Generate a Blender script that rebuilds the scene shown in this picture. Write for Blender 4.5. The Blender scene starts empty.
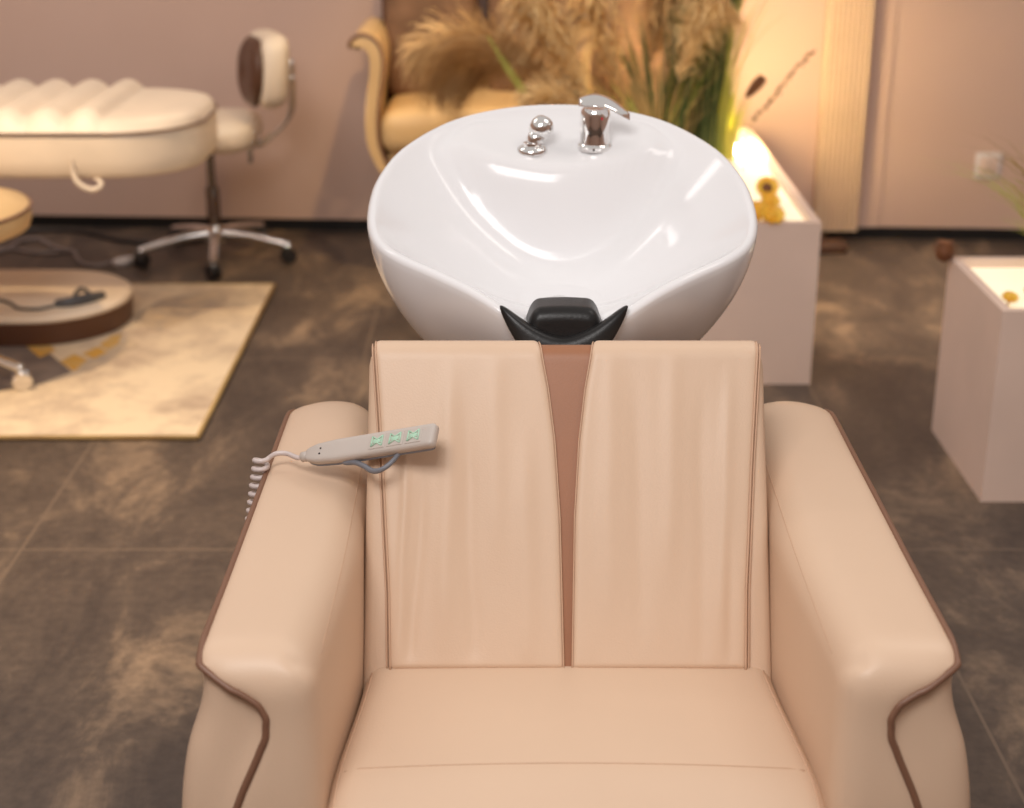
import bpy, bmesh, math, random
from mathutils import Vector, Matrix, noise
from mathutils.bvhtree import BVHTree
from math import sin, cos, pi, tan, atan, sqrt, exp
random.seed(7)
scn = bpy.context.scene
COL = scn.collection

# ------------------------------------------------------------------ camera, world, lights, exposure
F = 1556.0; PITCH = math.radians(20.8); CZ = 1.42
cam = bpy.data.cameras.new('camera'); camo = bpy.data.objects.new('camera', cam); COL.objects.link(camo)
camo.location = (0, 0, CZ); camo.rotation_euler = (pi/2 - PITCH, 0, 0)
cam.sensor_width = 36; cam.lens = F/1024*36; cam.sensor_fit = 'HORIZONTAL'
cam.dof.use_dof = True; cam.dof.focus_distance = 1.98; cam.dof.aperture_fstop = 3.6
cam.clip_start = 0.05
scn.camera = camo
scn.view_settings.view_transform = 'Standard'; scn.view_settings.look = 'None'
scn.view_settings.gamma = 1; scn.view_settings.exposure = 0.0
w = bpy.data.worlds.new('room_ambient'); scn.world = w; w.use_nodes = True
w.node_tree.nodes['Background'].inputs[0].default_value = (1.0, .93, .88, 1)
w.node_tree.nodes['Background'].inputs[1].default_value = .62

def area(name, loc, target, sx, sy, power, col):
    l = bpy.data.lights.new(name, 'AREA'); l.shape = 'RECTANGLE'; l.size = sx; l.size_y = sy
    l.energy = power; l.color = col
    o = bpy.data.objects.new(name, l); COL.objects.link(o); o.location = loc
    o.rotation_euler = (Vector(target)-Vector(loc)).to_track_quat('-Z', 'Y').to_euler()
    return o
def spot(name, loc, target, power, col, ang=60, blend=.8, size=.05):
    l = bpy.data.lights.new(name, 'SPOT'); l.energy = power; l.color = col
    l.spot_size = math.radians(ang); l.spot_blend = blend; l.shadow_soft_size = size
    o = bpy.data.objects.new(name, l); COL.objects.link(o); o.location = loc
    o.rotation_euler = (Vector(target)-Vector(loc)).to_track_quat('-Z', 'Y').to_euler()
    return o
area('overhead_area_light', (-.5, .0, 2.75), (0.0, 2.1, .5), 1.25, .8, 45, (1, .965, .94))
area('overhead_area_light', (1.3, 2.2, 2.75), (.3, 2.2, .5), .5, .9, 8, (1, .93, .87))
area('overhead_area_light', (-1.7, 3.3, 2.75), (-1.4, 5.3, .5), 1.2, .6, 20, (1, .92, .87))  # unseen fill, added to brighten the left part of the back wall
spot('overhead_spot_light', (-1.9, 2.6, 2.7), (-1.15, 3.6, 0), 190, (1, .72, .42), 62)
spot('overhead_spot_light', (-1.6, 1.6, 2.7), (-1.2, 2.7, 0), 100, (1, .75, .48), 46)
spot('overhead_spot_light', (.1, 4.2, 2.7), (-.1, 5.0, .5), 125, (1, .68, .30), 44)
spot('overhead_spot_light', (.9, 3.2, 2.7), (.25, 4.4, .75), 60, (1, .72, .38), 34)  # unseen spot, added to put more warm light on the plumes
spot('overhead_spot_light', (1.25, 3.6, 2.7), (1.18, 4.65, 0), 420, (1, .78, .54), 26)  # added spot, in place of the lit wall's reflection in the floor
spot('overhead_spot_light', (.7, 4.6, 2.7), (.78, 5.45, .95), 56, (1, .66, .32), 40)

# ------------------------------------------------------------------ helpers
def G(px, py, z=0.0):
    """point of the horizontal plane z seen at (px,py)"""
    a = PITCH + atan((py-404)/F); Y = (CZ-z)/tan(a)
    return Vector(((px-512)/F*(Y*cos(PITCH)+(CZ-z)*sin(PITCH)), Y, z))

def mat(name, col, rough=.5, metal=0, col2=None, nscale=8, bump=0, bscale=60, coat=0, emis=None, estr=0, stretch=None, trans=0, spec=.5, sheen=0):
    m = bpy.data.materials.new(name); m.use_nodes = True; nt = m.node_tree; b = nt.nodes['Principled BSDF']
    b.inputs['Base Color'].default_value = (*col, 1); b.inputs['Roughness'].default_value = rough
    b.inputs['Metallic'].default_value = metal; b.inputs['Coat Weight'].default_value = coat
    b.inputs['Specular IOR Level'].default_value = spec; b.inputs['Sheen Weight'].default_value = sheen
    tc = nt.nodes.new('ShaderNodeTexCoord'); mp = nt.nodes.new('ShaderNodeMapping')
    nt.links.new(tc.outputs['Object'], mp.inputs[0])
    if stretch: mp.inputs['Scale'].default_value = stretch
    if col2 is None: col2 = tuple(c*.93 for c in col)
    n = nt.nodes.new('ShaderNodeTexNoise'); n.inputs['Scale'].default_value = nscale; n.inputs['Detail'].default_value = 4
    nt.links.new(mp.outputs[0], n.inputs['Vector'])
    cr = nt.nodes.new('ShaderNodeValToRGB'); cr.color_ramp.elements[0].position = .35; cr.color_ramp.elements[1].position = .65
    cr.color_ramp.elements[0].color = (*col, 1); cr.color_ramp.elements[1].color = (*col2, 1)
    nt.links.new(n.outputs['Fac'], cr.inputs[0]); nt.links.new(cr.outputs[0], b.inputs['Base Color'])
    if bump:
        n2 = nt.nodes.new('ShaderNodeTexNoise'); n2.inputs['Scale'].default_value = bscale; n2.inputs['Detail'].default_value = 3
        nt.links.new(mp.outputs[0], n2.inputs['Vector'])
        bp = nt.nodes.new('ShaderNodeBump'); bp.inputs['Strength'].default_value = bump; bp.inputs['Distance'].default_value = .002
        nt.links.new(n2.outputs['Fac'], bp.inputs['Height']); nt.links.new(bp.outputs[0], b.inputs['Normal'])
    if emis:
        b.inputs['Emission Color'].default_value = (*emis, 1); b.inputs['Emission Strength'].default_value = estr
    return m

def s2l(r, g, b):
    f = lambda c: (c/255/12.92) if c/255 <= .04045 else ((c/255+.055)/1.055)**2.4
    return (f(r), f(g), f(b))

class Frame:
    """build in room coordinates, store relative to the thing's base"""
    def __init__(s, o, off): s.o = o; s.off = Vector(off)
def thing(name, label, cat, loc, group=None):
    o = bpy.data.objects.new(name, None); COL.objects.link(o); o.location = loc
    o.empty_display_size = .1
    o['label'] = label; o['category'] = cat; o['kind'] = 'thing'
    if group: o['group'] = group
    return Frame(o, loc)
def tag(o, label, cat, group=None, kind=None):
    o['label'] = label; o['category'] = cat
    if group: o['group'] = group
    if kind: o['kind'] = kind
    return o
def mk(name, vs, fs, m, parent=None, smooth=True, mats=None, fm=None, loc=None):
    """link ONE mesh object; vs in room coordinates"""
    off = Vector((0, 0, 0)); par = None
    if isinstance(parent, Frame): off = parent.off; par = parent.o
    elif parent is not None: off = Vector(parent['_off']); par = parent
    elif loc is not None: off = Vector(loc)
    me = bpy.data.meshes.new(name)
    me.from_pydata([tuple(Vector(v)-off) for v in vs], [], fs)
    bm = bmesh.new(); bm.from_mesh(me); bmesh.ops.recalc_face_normals(bm, faces=bm.faces); bm.to_mesh(me); bm.free()
    for mm in (mats or [m]): me.materials.append(mm)
    if fm:
        for p, i in zip(me.polygons, fm): p.material_index = i
    if smooth:
        for p in me.polygons: p.use_smooth = True
    o = bpy.data.objects.new(name, me); COL.objects.link(o)
    if par: o.parent = par
    elif loc is not None: o.location = loc
    offs[o.name] = off
    return o
offs = {}
class Sub(Frame):
    def __init__(s, o): s.o = o; s.off = offs[o.name]
def relax(vs, fs, it=4, k=.5):
    nb = [set() for _ in vs]
    for f in fs:
        for a, b in zip(f, tuple(f[1:])+(f[0],)): nb[a].add(b); nb[b].add(a)
    vs = [Vector(v) for v in vs]
    for _ in range(it):
        vs = [v+(sum((vs[j] for j in nb[i]), Vector())/len(nb[i])-v)*k for i, v in enumerate(vs)]
    return vs
class Snap:
    """drop seam lines onto a surface"""
    def __init__(s, vs, fs): s.t = BVHTree.FromPolygons([tuple(v) for v in vs], [tuple(f) for f in fs])
    def hit(s, p, d, lift=0):
        h = s.t.ray_cast(Vector(p)-Vector(d).normalized()*.5, Vector(d).normalized())[0]
        return (h if h is not None else Vector(p)) - Vector(d).normalized()*lift
    def near(s, p, lift=0):
        co, n, i, d_ = s.t.find_nearest(Vector(p)); o = (Vector(p)-co)
        return co+(o.normalized()*lift if o.length > 1e-6 else Vector((0, 0, 0)))
class MB:
    def __init__(s): s.v = []; s.f = []
    def add(s, vs, fs):
        n = len(s.v); s.v += [Vector(v) for v in vs]; s.f += [tuple(i+n for i in f) for f in fs]; return s
    def box(s, c, d, bev=.004, seg=2, rot=None):
        bm = bmesh.new(); bmesh.ops.create_cube(bm, size=1)
        bmesh.ops.scale(bm, vec=d, verts=bm.verts)
        if bev: bmesh.ops.bevel(bm, geom=bm.edges[:], offset=min(bev, min(d)*.49), segments=seg, profile=.5, affect='EDGES')
        R = rot or Matrix.Identity(3); bm.verts.index_update()
        s.add([R @ v.co + Vector(c) for v in bm.verts], [[v.index for v in f.verts] for f in bm.faces]); bm.free(); return s
    def tube(s, pts, r, n=10, smooth=0, cap=True):
        pts = [Vector(p) for p in pts]
        rs = list(r) if isinstance(r, (list, tuple)) else [r]*len(pts)
        if smooth: pts, rs = spline(pts, rs, smooth)
        N = len(pts); vs = []; fs = []
        t = (pts[1]-pts[0]).normalized(); a = t.orthogonal().normalized()
        for i in range(N):
            t = (pts[min(i+1, N-1)]-pts[max(i-1, 0)]).normalized()
            a = (a - t*a.dot(t)); a = a.normalized() if a.length > 1e-6 else t.orthogonal().normalized(); b = t.cross(a)
            for k in range(n):
                q = 2*pi*k/n; vs.append(pts[i]+(a*cos(q)+b*sin(q))*rs[i])
        for i in range(N-1):
            for k in range(n): fs.append((i*n+k, i*n+(k+1)%n, (i+1)*n+(k+1)%n, (i+1)*n+k))
        if cap: fs.append(tuple(range(n))[::-1]); fs.append(tuple((N-1)*n+k for k in range(n)))
        return s.add(vs, fs)
    def lathe(s, prof, c=(0, 0, 0), n=32, M=None):
        """prof: list of (r,z)"""
        vs = []; fs = []
        for r, z in prof:
            for k in range(n): vs.append(Vector((r*cos(2*pi*k/n), r*sin(2*pi*k/n), z)))
        for i in range(len(prof)-1):
            for k in range(n): fs.append((i*n+k, i*n+(k+1)%n, (i+1)*n+(k+1)%n, (i+1)*n+k))
        fs.append(tuple(range(n))[::-1]); fs.append(tuple((len(prof)-1)*n+k for k in range(n)))
        if M is not None: vs = [M @ v for v in vs]
        return s.add([v+Vector(c) for v in vs], fs)
    def ribbon(s, pts, wds, side):
        vs = []; fs = []
        for p, wd in zip(pts, wds):
            vs += [Vector(p)-side*wd/2, Vector(p)+side*wd/2]
        for i in range(len(pts)-1): fs.append((2*i, 2*i+1, 2*i+3, 2*i+2))
        return s.add(vs, fs)
    def prism(s, poly, h0, h1, ax='z', bev=0):
        n = len(poly)
        def P(a, b, h): return {'z': (a, b, h), 'y': (a, h, b), 'x': (h, a, b)}[ax]
        vs = [P(a, b, h0) for a, b in poly] + [P(a, b, h1) for a, b in poly]
        fs = [tuple(range(n))[::-1], tuple(range(n, 2*n))] + [(k, (k+1) % n, n+(k+1) % n, n+k) for k in range(n)]
        if bev:
            bm = bmesh.new(); bv = [bm.verts.new(v) for v in vs]
            for f in fs: bm.faces.new([bv[i] for i in f])
            bm.edges.ensure_lookup_table()
            ee = [e for e in bm.edges if (e.verts[0].index < 0 or True) and len(e.link_faces) == 2 and any(len(f.verts) == n and n > 4 for f in e.link_faces)]
            bmesh.ops.bevel(bm, geom=ee, offset=bev, segments=3, profile=.5, affect='EDGES')
            bm.verts.index_update(); vs = [v.co.copy() for v in bm.verts]; fs = [[v.index for v in f.verts] for f in bm.faces]; bm.free()
        return s.add(vs, fs)
    def build(s, name, m, parent=None, smooth=True, loc=None):
        return mk(name, s.v, s.f, m, parent, smooth, loc=loc)
def autosmooth(o, ang=40):
    me = o.data
    bm = bmesh.new(); bm.from_mesh(me)
    for e in bm.edges:
        if len(e.link_faces) == 2 and e.calc_face_angle(0) > math.radians(ang): e.smooth = False
    bm.to_mesh(me); bm.free(); return o
def cr(p0, p1, p2, p3, t):
    return .5*((2*p1)+(-p0+p2)*t+(2*p0-5*p1+4*p2-p3)*t*t+(-p0+3*p1-3*p2+p3)*t*t*t)
def spline(pts, rs, n):
    P = []; R = []; N = len(pts)
    for i in range(N-1):
        a = pts[max(i-1, 0)]; b = pts[i]; c = pts[i+1]; d = pts[min(i+2, N-1)]
        for k in range(n):
            t = k/n; P.append(cr(a, b, c, d, t)); R.append(rs[i]*(1-t)+rs[i+1]*t)
    P.append(pts[-1]); R.append(rs[-1]); return P, R
def interp(x, tab):
    """piecewise-linear table [(x,y)...] ascending"""
    if x <= tab[0][0]: return tab[0][1]
    for (a, b), (c, d) in zip(tab, tab[1:]):
        if x <= c: return b+(d-b)*(x-a)/(c-a)
    return tab[-1][1]
def sm(a, b, x):
    t = max(0, min(1, (x-a)/(b-a))); return t*t*(3-2*t)
def grid(nu, nv, fn, closed_u=False):
    vs = [fn(i/(nu if closed_u else nu-1), j/(nv-1)) for j in range(nv) for i in range(nu)]; fs = []
    for j in range(nv-1):
        for i in range(nu if closed_u else nu-1):
            i2 = (i+1) % nu; fs.append((j*nu+i, j*nu+i2, (j+1)*nu+i2, (j+1)*nu+i))
    return vs, fs
def cubegrid(lo, hi, step, fn):
    """surface grid of a box with shared vertices, each passed through fn(Vector)"""
    n = [max(2, int(round((hi[k]-lo[k])/step))) for k in range(3)]
    idx = {}; vs = []; fs = []
    def V(i, j, k):
        if (i, j, k) not in idx:
            idx[(i, j, k)] = len(vs)
            vs.append(fn(Vector((lo[0]+(hi[0]-lo[0])*i/n[0], lo[1]+(hi[1]-lo[1])*j/n[1], lo[2]+(hi[2]-lo[2])*k/n[2]))))
        return idx[(i, j, k)]
    for i in range(n[0]):
        for j in range(n[1]):
            for k in (0, n[2]): fs.append((V(i, j, k), V(i+1, j, k), V(i+1, j+1, k), V(i, j+1, k)))
    for i in range(n[0]):
        for k in range(n[2]):
            for j in (0, n[1]): fs.append((V(i, j, k), V(i+1, j, k), V(i+1, j, k+1), V(i, j, k+1)))
    for j in range(n[1]):
        for k in range(n[2]):
            for i in (0, n[0]): fs.append((V(i, j, k), V(i, j+1, k), V(i, j+1, k+1), V(i, j, k+1)))
    return vs, fs
def rb(lo, hi, r):
    """rounding map of a box; r = radii (x,y,z)"""
    lo = Vector(lo); hi = Vector(hi); r = Vector((r, r, r)) if isinstance(r, (int, float)) else Vector(r)
    def fn(p):
        q = Vector([min(max(p[k], lo[k]+r[k]), hi[k]-r[k]) for k in range(3)])
        d = Vector([(p[k]-q[k])/r[k] for k in range(3)])
        m = max(abs(c) for c in d)
        if d.length > 1e-9 and m > 0: d = d.normalized()*1.0 if sum(abs(c) > 1e-6 for c in d) > 1 else d
        # keep flat faces flat, round where two or more axes exceed
        return Vector([q[k]+d[k]*r[k] for k in range(3)])
    return fn
def cushion(lo, hi, r, step=.02, post=None):
    f = rb(lo, hi, r)
    return cubegrid(lo, hi, step, (lambda p: post(f(p))) if post else f)

# ------------------------------------------------------------------ materials
LEATHER = s2l(218, 189, 163)
m_leather = mat('beige_leather', LEATHER, .42, col2=tuple(c*.96 for c in LEATHER), nscale=3, bump=.12, bscale=420, spec=.4)
m_insert = mat('brown_leather_insert', s2l(160, 108, 76), .45, bump=.1, bscale=420)
m_pipe = mat('brown_piping', s2l(128, 92, 72), .45)
m_stitch = mat('beige_piping', s2l(204, 168, 140), .5)
m_ceramic = mat('white_ceramic', (.80, .795, .81), .12, col2=(.79, .785, .80), spec=.36)
m_chrome = mat('chrome', (.82, .80, .79), .08, metal=1, col2=(.8, .79, .78))
m_dchrome = mat('dark_chrome', (.22, .19, .17), .15, metal=1)
m_bedpipe = mat('bed_piping', s2l(150, 124, 104), .5)
m_rubber = mat('black_rubber', (.012, .011, .011), .36, bump=.12, bscale=260, spec=.3)
m_remote = mat('grey_plastic', s2l(196, 186, 178), .4)
m_remote_side = mat('dark_grey_plastic', s2l(120, 122, 130), .45)
m_green = mat('green_button', s2l(165, 212, 182), .5, col2=s2l(178, 212, 190))
m_cord = mat('pale_cord', s2l(214, 200, 196), .4)
m_cream = mat('cream_leather', s2l(238, 220, 196), .4, bump=.1, bscale=300)
m_tan = mat('tan_leather', s2l(216, 182, 132), .42, bump=.1, bscale=300)
m_taupe = mat('taupe_fabric', s2l(132, 100, 76), .8, bump=.3, bscale=200, nscale=12, col2=s2l(112, 84, 62))
m_dbrown = mat('dark_brown_leather', s2l(88, 56, 38), .42)
m_dark = mat('dark_plastic', (.02, .018, .018), .4)
m_black = mat('black_baseboard', (.006, .005, .005), .6)
m_planter = mat('planter_paint', s2l(238, 212, 196), .55, nscale=4, bump=.05)
m_glow = mat('lit_sand', (.9, .85, .7), .5, emis=(1, .86, .58), estr=.62)  # warm emission in place of lamplight on the pale sand top
m_lamp = mat('lamp_glow', (1, .95, .85), .5, emis=(1, .86, .62), estr=55)
m_screen = mat('cream_slat', s2l(222, 194, 164), .6)
m_wood = mat('brown_wood', s2l(80, 50, 32), .5, nscale=20, col2=s2l(70, 44, 28))
m_white = mat('white_plastic', s2l(240, 232, 228), .4)
m_grass_d = mat('dark_green_blade', (.035, .06, .012), .5, col2=(.07, .10, .02), nscale=5)
m_grass = mat('green_blade', (.09, .14, .02), .5, col2=(.22, .24, .03), nscale=5)
m_grass_y = mat('yellow_green_blade', (.55, .52, .12), .5, col2=(.36, .40, .07), nscale=5)
m_hay = mat('dry_straw', (.50, .33, .12), .6, col2=(.36, .22, .08), nscale=6)
m_plume = mat('pampas_plume', (.74, .52, .27), .8, col2=(.56, .36, .17), nscale=10)
m_plume_l = mat('pale_plume', (.90, .68, .36), .8, col2=(.78, .54, .26), nscale=10)
m_petal = mat('yellow_petal', (.85, .42, .02), .5, col2=(.9, .6, .08), nscale=30)
m_seed = mat('seed_brown', (.16, .06, .02), .7)
m_greyd = mat('dark_grey_rubber', (.07, .07, .075), .4)

def wall_mat():
    m = mat('wall_plaster', s2l(214, 184, 168), .75, nscale=1.5, col2=s2l(210, 179, 162), bump=.08, bscale=80)
    return m
m_wall = wall_mat()
def floor_mat():
    m = bpy.data.materials.new('stone_tiles'); m.use_nodes = True; nt = m.node_tree; b = nt.nodes['Principled BSDF']
    L = nt.links.new; tc = nt.nodes.new('ShaderNodeTexCoord')
    sp = nt.nodes.new('ShaderNodeSeparateXYZ'); L(tc.outputs['Object'], sp.inputs[0])
    def line(sock, start, period, half):
        a = nt.nodes.new('ShaderNodeMath'); a.operation = 'SUBTRACT'; L(sock, a.inputs[0]); a.inputs[1].default_value = start-period*20
        d = nt.nodes.new('ShaderNodeMath'); d.operation = 'MODULO'; L(a.outputs[0], d.inputs[0]); d.inputs[1].default_value = period
        c = nt.nodes.new('ShaderNodeMath'); c.operation = 'LESS_THAN'; L(d.outputs[0], c.inputs[0]); c.inputs[1].default_value = half
        return c.outputs[0]
    l1 = line(sp.outputs[0], .785, .6, .006); l2 = line(sp.outputs[1], 2.89, 1.2, .006)
    mx = nt.nodes.new('ShaderNodeMath'); mx.operation = 'MAXIMUM'; L(l1, mx.inputs[0]); L(l2, mx.inputs[1])
    n1 = nt.nodes.new('ShaderNodeTexNoise'); n1.inputs['Scale'].default_value = 2.6; n1.inputs['Detail'].default_value = 10; n1.inputs['Roughness'].default_value = .68; n1.inputs['Distortion'].default_value = .5
    mp = nt.nodes.new('ShaderNodeMapping'); mp.inputs['Scale'].default_value = (1.5, .8, 1); mp.inputs['Rotation'].default_value = (0, 0, .5)
    L(tc.outputs['Object'], mp.inputs[0]); L(mp.outputs[0], n1.inputs['Vector'])
    r = nt.nodes.new('ShaderNodeValToRGB'); e = r.color_ramp.elements
    e[0].position = .40; e[0].color = (*s2l(70, 60, 54), 1); e[1].position = .68; e[1].color = (*s2l(146, 124, 102), 1)
    x = e.new(.53); x.color = (*s2l(90, 77, 67), 1)
    L(n1.outputs['Fac'], r.inputs[0])
    n2 = nt.nodes.new('ShaderNodeTexNoise'); n2.inputs['Scale'].default_value = 45; n2.inputs['Detail'].default_value = 6; L(tc.outputs['Object'], n2.inputs['Vector'])
    mm = nt.nodes.new('ShaderNodeMix'); mm.data_type = 'RGBA'; mm.blend_type = 'OVERLAY'; mm.inputs[0].default_value = .5
    L(r.outputs[0], mm.inputs[6]); L(n2.outputs['Fac'], mm.inputs[7])
    g = nt.nodes.new('ShaderNodeMix'); g.data_type = 'RGBA'; L(mx.outputs[0], g.inputs[0]); L(mm.outputs[2], g.inputs[6]); g.inputs[7].default_value = (*s2l(112, 96, 82), 1)
    L(g.outputs[2], b.inputs['Base Color'])
    rr = nt.nodes.new('ShaderNodeMapRange'); L(n1.outputs['Fac'], rr.inputs[0]); rr.inputs[3].default_value = .34; rr.inputs[4].default_value = .62
    L(rr.outputs[0], b.inputs['Roughness'])
    bp = nt.nodes.new('ShaderNodeBump'); bp.inputs['Strength'].default_value = .15; bp.inputs['Distance'].default_value = .003; L(n2.outputs['Fac'], bp.inputs['Height']); L(bp.outputs[0], b.inputs['Normal'])
    return m
def rug_mat():
    m = bpy.data.materials.new('rug_weave'); m.use_nodes = True; nt = m.node_tree; b = nt.nodes['Principled BSDF']
    L = nt.links.new; tc = nt.nodes.new('ShaderNodeTexCoord')
    n1 = nt.nodes.new('ShaderNodeTexNoise'); n1.inputs['Scale'].default_value = 3.2; n1.inputs['Detail'].default_value = 8; n1.inputs['Roughness'].default_value = .7; L(tc.outputs['Object'], n1.inputs['Vector'])
    r = nt.nodes.new('ShaderNodeValToRGB'); e = r.color_ramp.elements
    e[0].position = .38; e[0].color = (*s2l(186, 164, 142), 1); e[1].position = .56; e[1].color = (*s2l(228, 207, 176), 1); L(n1.outputs['Fac'], r.inputs[0])
    n2 = nt.nodes.new('ShaderNodeTexNoise'); n2.inputs['Scale'].default_value = 300; L(tc.outputs['Object'], n2.inputs['Vector'])
    bp = nt.nodes.new('ShaderNodeBump'); bp.inputs['Strength'].default_value = .4; bp.inputs['Distance'].default_value = .003; L(n2.outputs['Fac'], bp.inputs['Height']); L(bp.outputs[0], b.inputs['Normal'])
    L(r.outputs[0], b.inputs['Base Color']); b.inputs['Roughness'].default_value = .85; b.inputs['Specular IOR Level'].default_value = .2
    return m
m_floor = floor_mat(); m_rug = rug_mat()
m_rug_grey = mat('rug_grey', s2l(112, 98, 92), .85, nscale=10, col2=s2l(140, 124, 112))
m_rug_ochre = mat('rug_ochre', s2l(214, 160, 60), .85, nscale=22, col2=s2l(206, 168, 104))
m_rug_pale = mat('rug_pale_grey', s2l(176, 158, 140), .85, nscale=18, col2=s2l(204, 180, 148))

# ------------------------------------------------------------------ the setting
fl = MB().box((0, 2.05, -.05), (7.2, 8.1, .1), 0).build('floor', m_floor, smooth=False); fl['kind'] = 'structure'
WA = -.057
def wy(x): return 5.466 + WA*x          # the back wall's face
R = Matrix.Rotation(math.atan(WA), 3, 'Z')
def wallbox(name, x0, x1, z0, z1, d0, d1, m, bev=.002):
    """box standing on the wall line: d = distance in front of the wall face"""
    vs = []
    for z in (z0, z1):
        for x, d in ((x0, d0), (x1, d0), (x1, d1), (x0, d1)): vs.append((x, wy(x)-d, z))
    return mk(name, vs, [(0, 1, 2, 3), (4, 5, 6, 7), (0, 1, 5, 4), (1, 2, 6, 5), (2, 3, 7, 6), (3, 0, 4, 7)], m, smooth=False)
o = wallbox('wall_back', -3.6, 3.6, .045, 2.8, 0, -.12, m_wall); o['kind'] = 'structure'
o = wallbox('baseboard_back', -3.6, 3.6, 0, .045, -.015, -.12, m_black); o['kind'] = 'structure'
o = wallbox('lit_patch_1', 1.215, 1.30, .045, 2.8, .007, 0, m_wall); o['kind'] = 'structure'  # raised strip added in place of a patch of light on the wall

for nm, cc, dd in (('wall_left', (-3.65, 1.95, 1.4), (.1, 7.9, 2.8)), ('wall_right', (3.65, 1.75, 1.4), (.1, 7.5, 2.8)), ('wall_front', (0, -2.05, 1.4), (7.2, .1, 2.8))):
    o = MB().box(cc, dd, 0).build(nm, m_wall, smooth=False); o['kind'] = 'structure'

# ------------------------------------------------------------------ shampoo chair with basin
CX = .068
ch = thing('shampoo_chair', 'beige leather salon shampoo chair with brown piping and white ceramic wash basin behind its back', 'salon chair', (CX, 1.75, 0))
def c(x, y, z): return Vector((CX+x, y, z))
# seat
def seat_post(p):
    x, y, z = p
    u = x/.25; v = (y-1.3)/.38
    if z > .38:
        z += .010*(1-u*u)*max(0, 1-(2*v-1)**2)
        z -= .05*max(0, (1.44-y)/.14)**1.8          # waterfall front
    z -= .0015*exp(-((y-1.44)/.003)**2) if z > .4 else 0
    x *= 1+.085*sm(1.68, 1.38, y)
    return Vector((CX+x, y, z))
vs, fs = cushion((-.249, 1.30, .31), (.252, 1.705, .447), (.028, .05, .035), .009, seat_post)
seat = mk('seat', vs, fs, m_leather, ch)
mb = MB(); sn = Snap(vs, fs)
for s in (-1, 1):
    mb.tube([sn.hit(c(s*.238*(1+.085*sm(1.68, 1.38, y)), y, .44), (0, 0, -1), .0002) for y in [1.34+.02*k for k in range(17)]], .0013, 6)
mb.tube([sn.hit(c(x, 1.44, .45), (0, 0, -1), 0) for x in [-.25+.50*k/30 for k in range(31)]], .0009, 6)
mb.build('piping', m_stitch, Sub(seat))
mb = MB().box(c(0, 1.70, .19), (.50, .72, .25), .02)
mb.box(c(0, 1.345, .19), (.49, .05, .26), .02)
mb.box(c(0, 1.70, .035), (.44, .62, .07), .01)
autosmooth(mb.build('chair_base', m_leather, ch))
# backrest frame of reference
B0 = Vector((0, 1.655, .44)); BD = Vector((0, .477, .879)).normalized(); BN = Vector((0, -.879, .477)).normalized()
BL = .4145
def bk(x, v, n): return Vector((CX, 0, 0)) + Vector((x, 0, 0)) + B0 + BD*v + BN*n
def back_post(p):
    return bk(p.x*(1-.012*sm(0, BL, p.y)), p.y, p.z)
vs, fs = cushion((-.251, -.08, -.10), (.251, BL-.0085, 0), (.014, .03, .016), .012, back_post)
back = mk('backrest', vs, fs, m_leather, ch)
def xs(v): return interp(v, [(0, .2185), (.1, .2215), (.25, .232), (BL, .2455)])
def wd(v): return interp(v, [(0, .0035), (.19, .0075), (.285, .0135), (.35, .0215), (BL, .0335)])
def fold(x, v):
    a = 0
    for x0, k, amp, wdt, v0, v1 in ((-.205, .03, .0030, .006, 0, .30), (-.187, .06, -.0022, .008, .0, .26), (-.15, .02, .0022, .012, .05, .40), (-.118, -.03, -.0018, .010, .02, .33),
                                  (-.09, .0, .0016, .014, .15, .42), (-.05, -.01, .0014, .012, .0, .3), (.05, .02, .0016, .013, .08, .42), (.09, -.02, -.0016, .012, .05, .38),
                                  (.125, .03, .0018, .012, .12, .42), (.165, .02, -.0016, .010, .0, .35), (.19, .05, .0018, .008, .05, .38), (.20, .02, -.0012, .006, .0, .2)):
        xx = x - x0 - k*(v-.1) - .004*noise.noise(Vector((x0*50, v*9, 0)))
        a += 1.35*amp*exp(-(xx/wdt)**2)*sm(v0-.05, v0+.06, v)*(1-sm(v1-.10, v1+.03, v))
    return a + .0012*noise.noise(Vector((x*22, v*5, 3.1)))
RT = .017
def surf(x, tv, h):
    """front of the backrest, wrapping over its top edge; tv = length along the surface, h = height above it"""
    v1 = BL-.008-RT
    sx_ = x*(1-.012*sm(0, BL, tv))
    if tv <= v1: return bk(sx_, tv, h)
    a = (tv-v1)/RT
    if a <= pi/2: return bk(sx_, v1+(RT+h)*sin(a), -RT+(RT+h)*cos(a))
    return bk(sx_, v1+RT+h, -RT-(a-pi/2)*RT)
TV = BL-.008-RT+RT*pi/2
def panel(sgn, v0=.004):
    nu, nv = 72, 110; H = .009; r = .009
    def fn(i, j):
        tv = j*(TV+.055-v0)+v0; v = min(tv, BL)
        a = xs(v); b = wd(v); x = a+(b-a)*i
        de = min(i, 1-i)*abs(a-b)
        h = H*sqrt(max(0, 1-(1-min(1, de/r))**2)) * sqrt(max(0, 1-(1-min(1, (tv-v0)/.006))**2))
        h += fold(sgn*x, v)*sm(0, .03, de)*sm(0, .03, tv)*sm(BL, BL-.04, tv)
        return surf(sgn*x, tv, h-.001)
    return grid(nu, nv, fn)
for s in (-1, 1):
    vs, fs = panel(s); o = mk('back_panel', vs, fs, m_leather, ch)
    mb = MB()
    for e in (.0012, -.0028):
        mb.tube([surf(s*(xs(v)+e), v, .003 if e > 0 else .0065) for v in [.004+k*(TV-.008)/60 for k in range(61)]], .0014, 6)
    mb.tube([bk(s*(.005+(.2185-.005)*k/20), .0035, .003) for k in range(21)], .0014, 6)
    mb.tube([surf(s*(wd(min(v, BL))+.0015), v, .006) for v in [.004+k*(TV-.008)/60 for k in range(61)]], .0010, 6)
    mb.build('piping', m_stitch, Sub(o))
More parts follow.
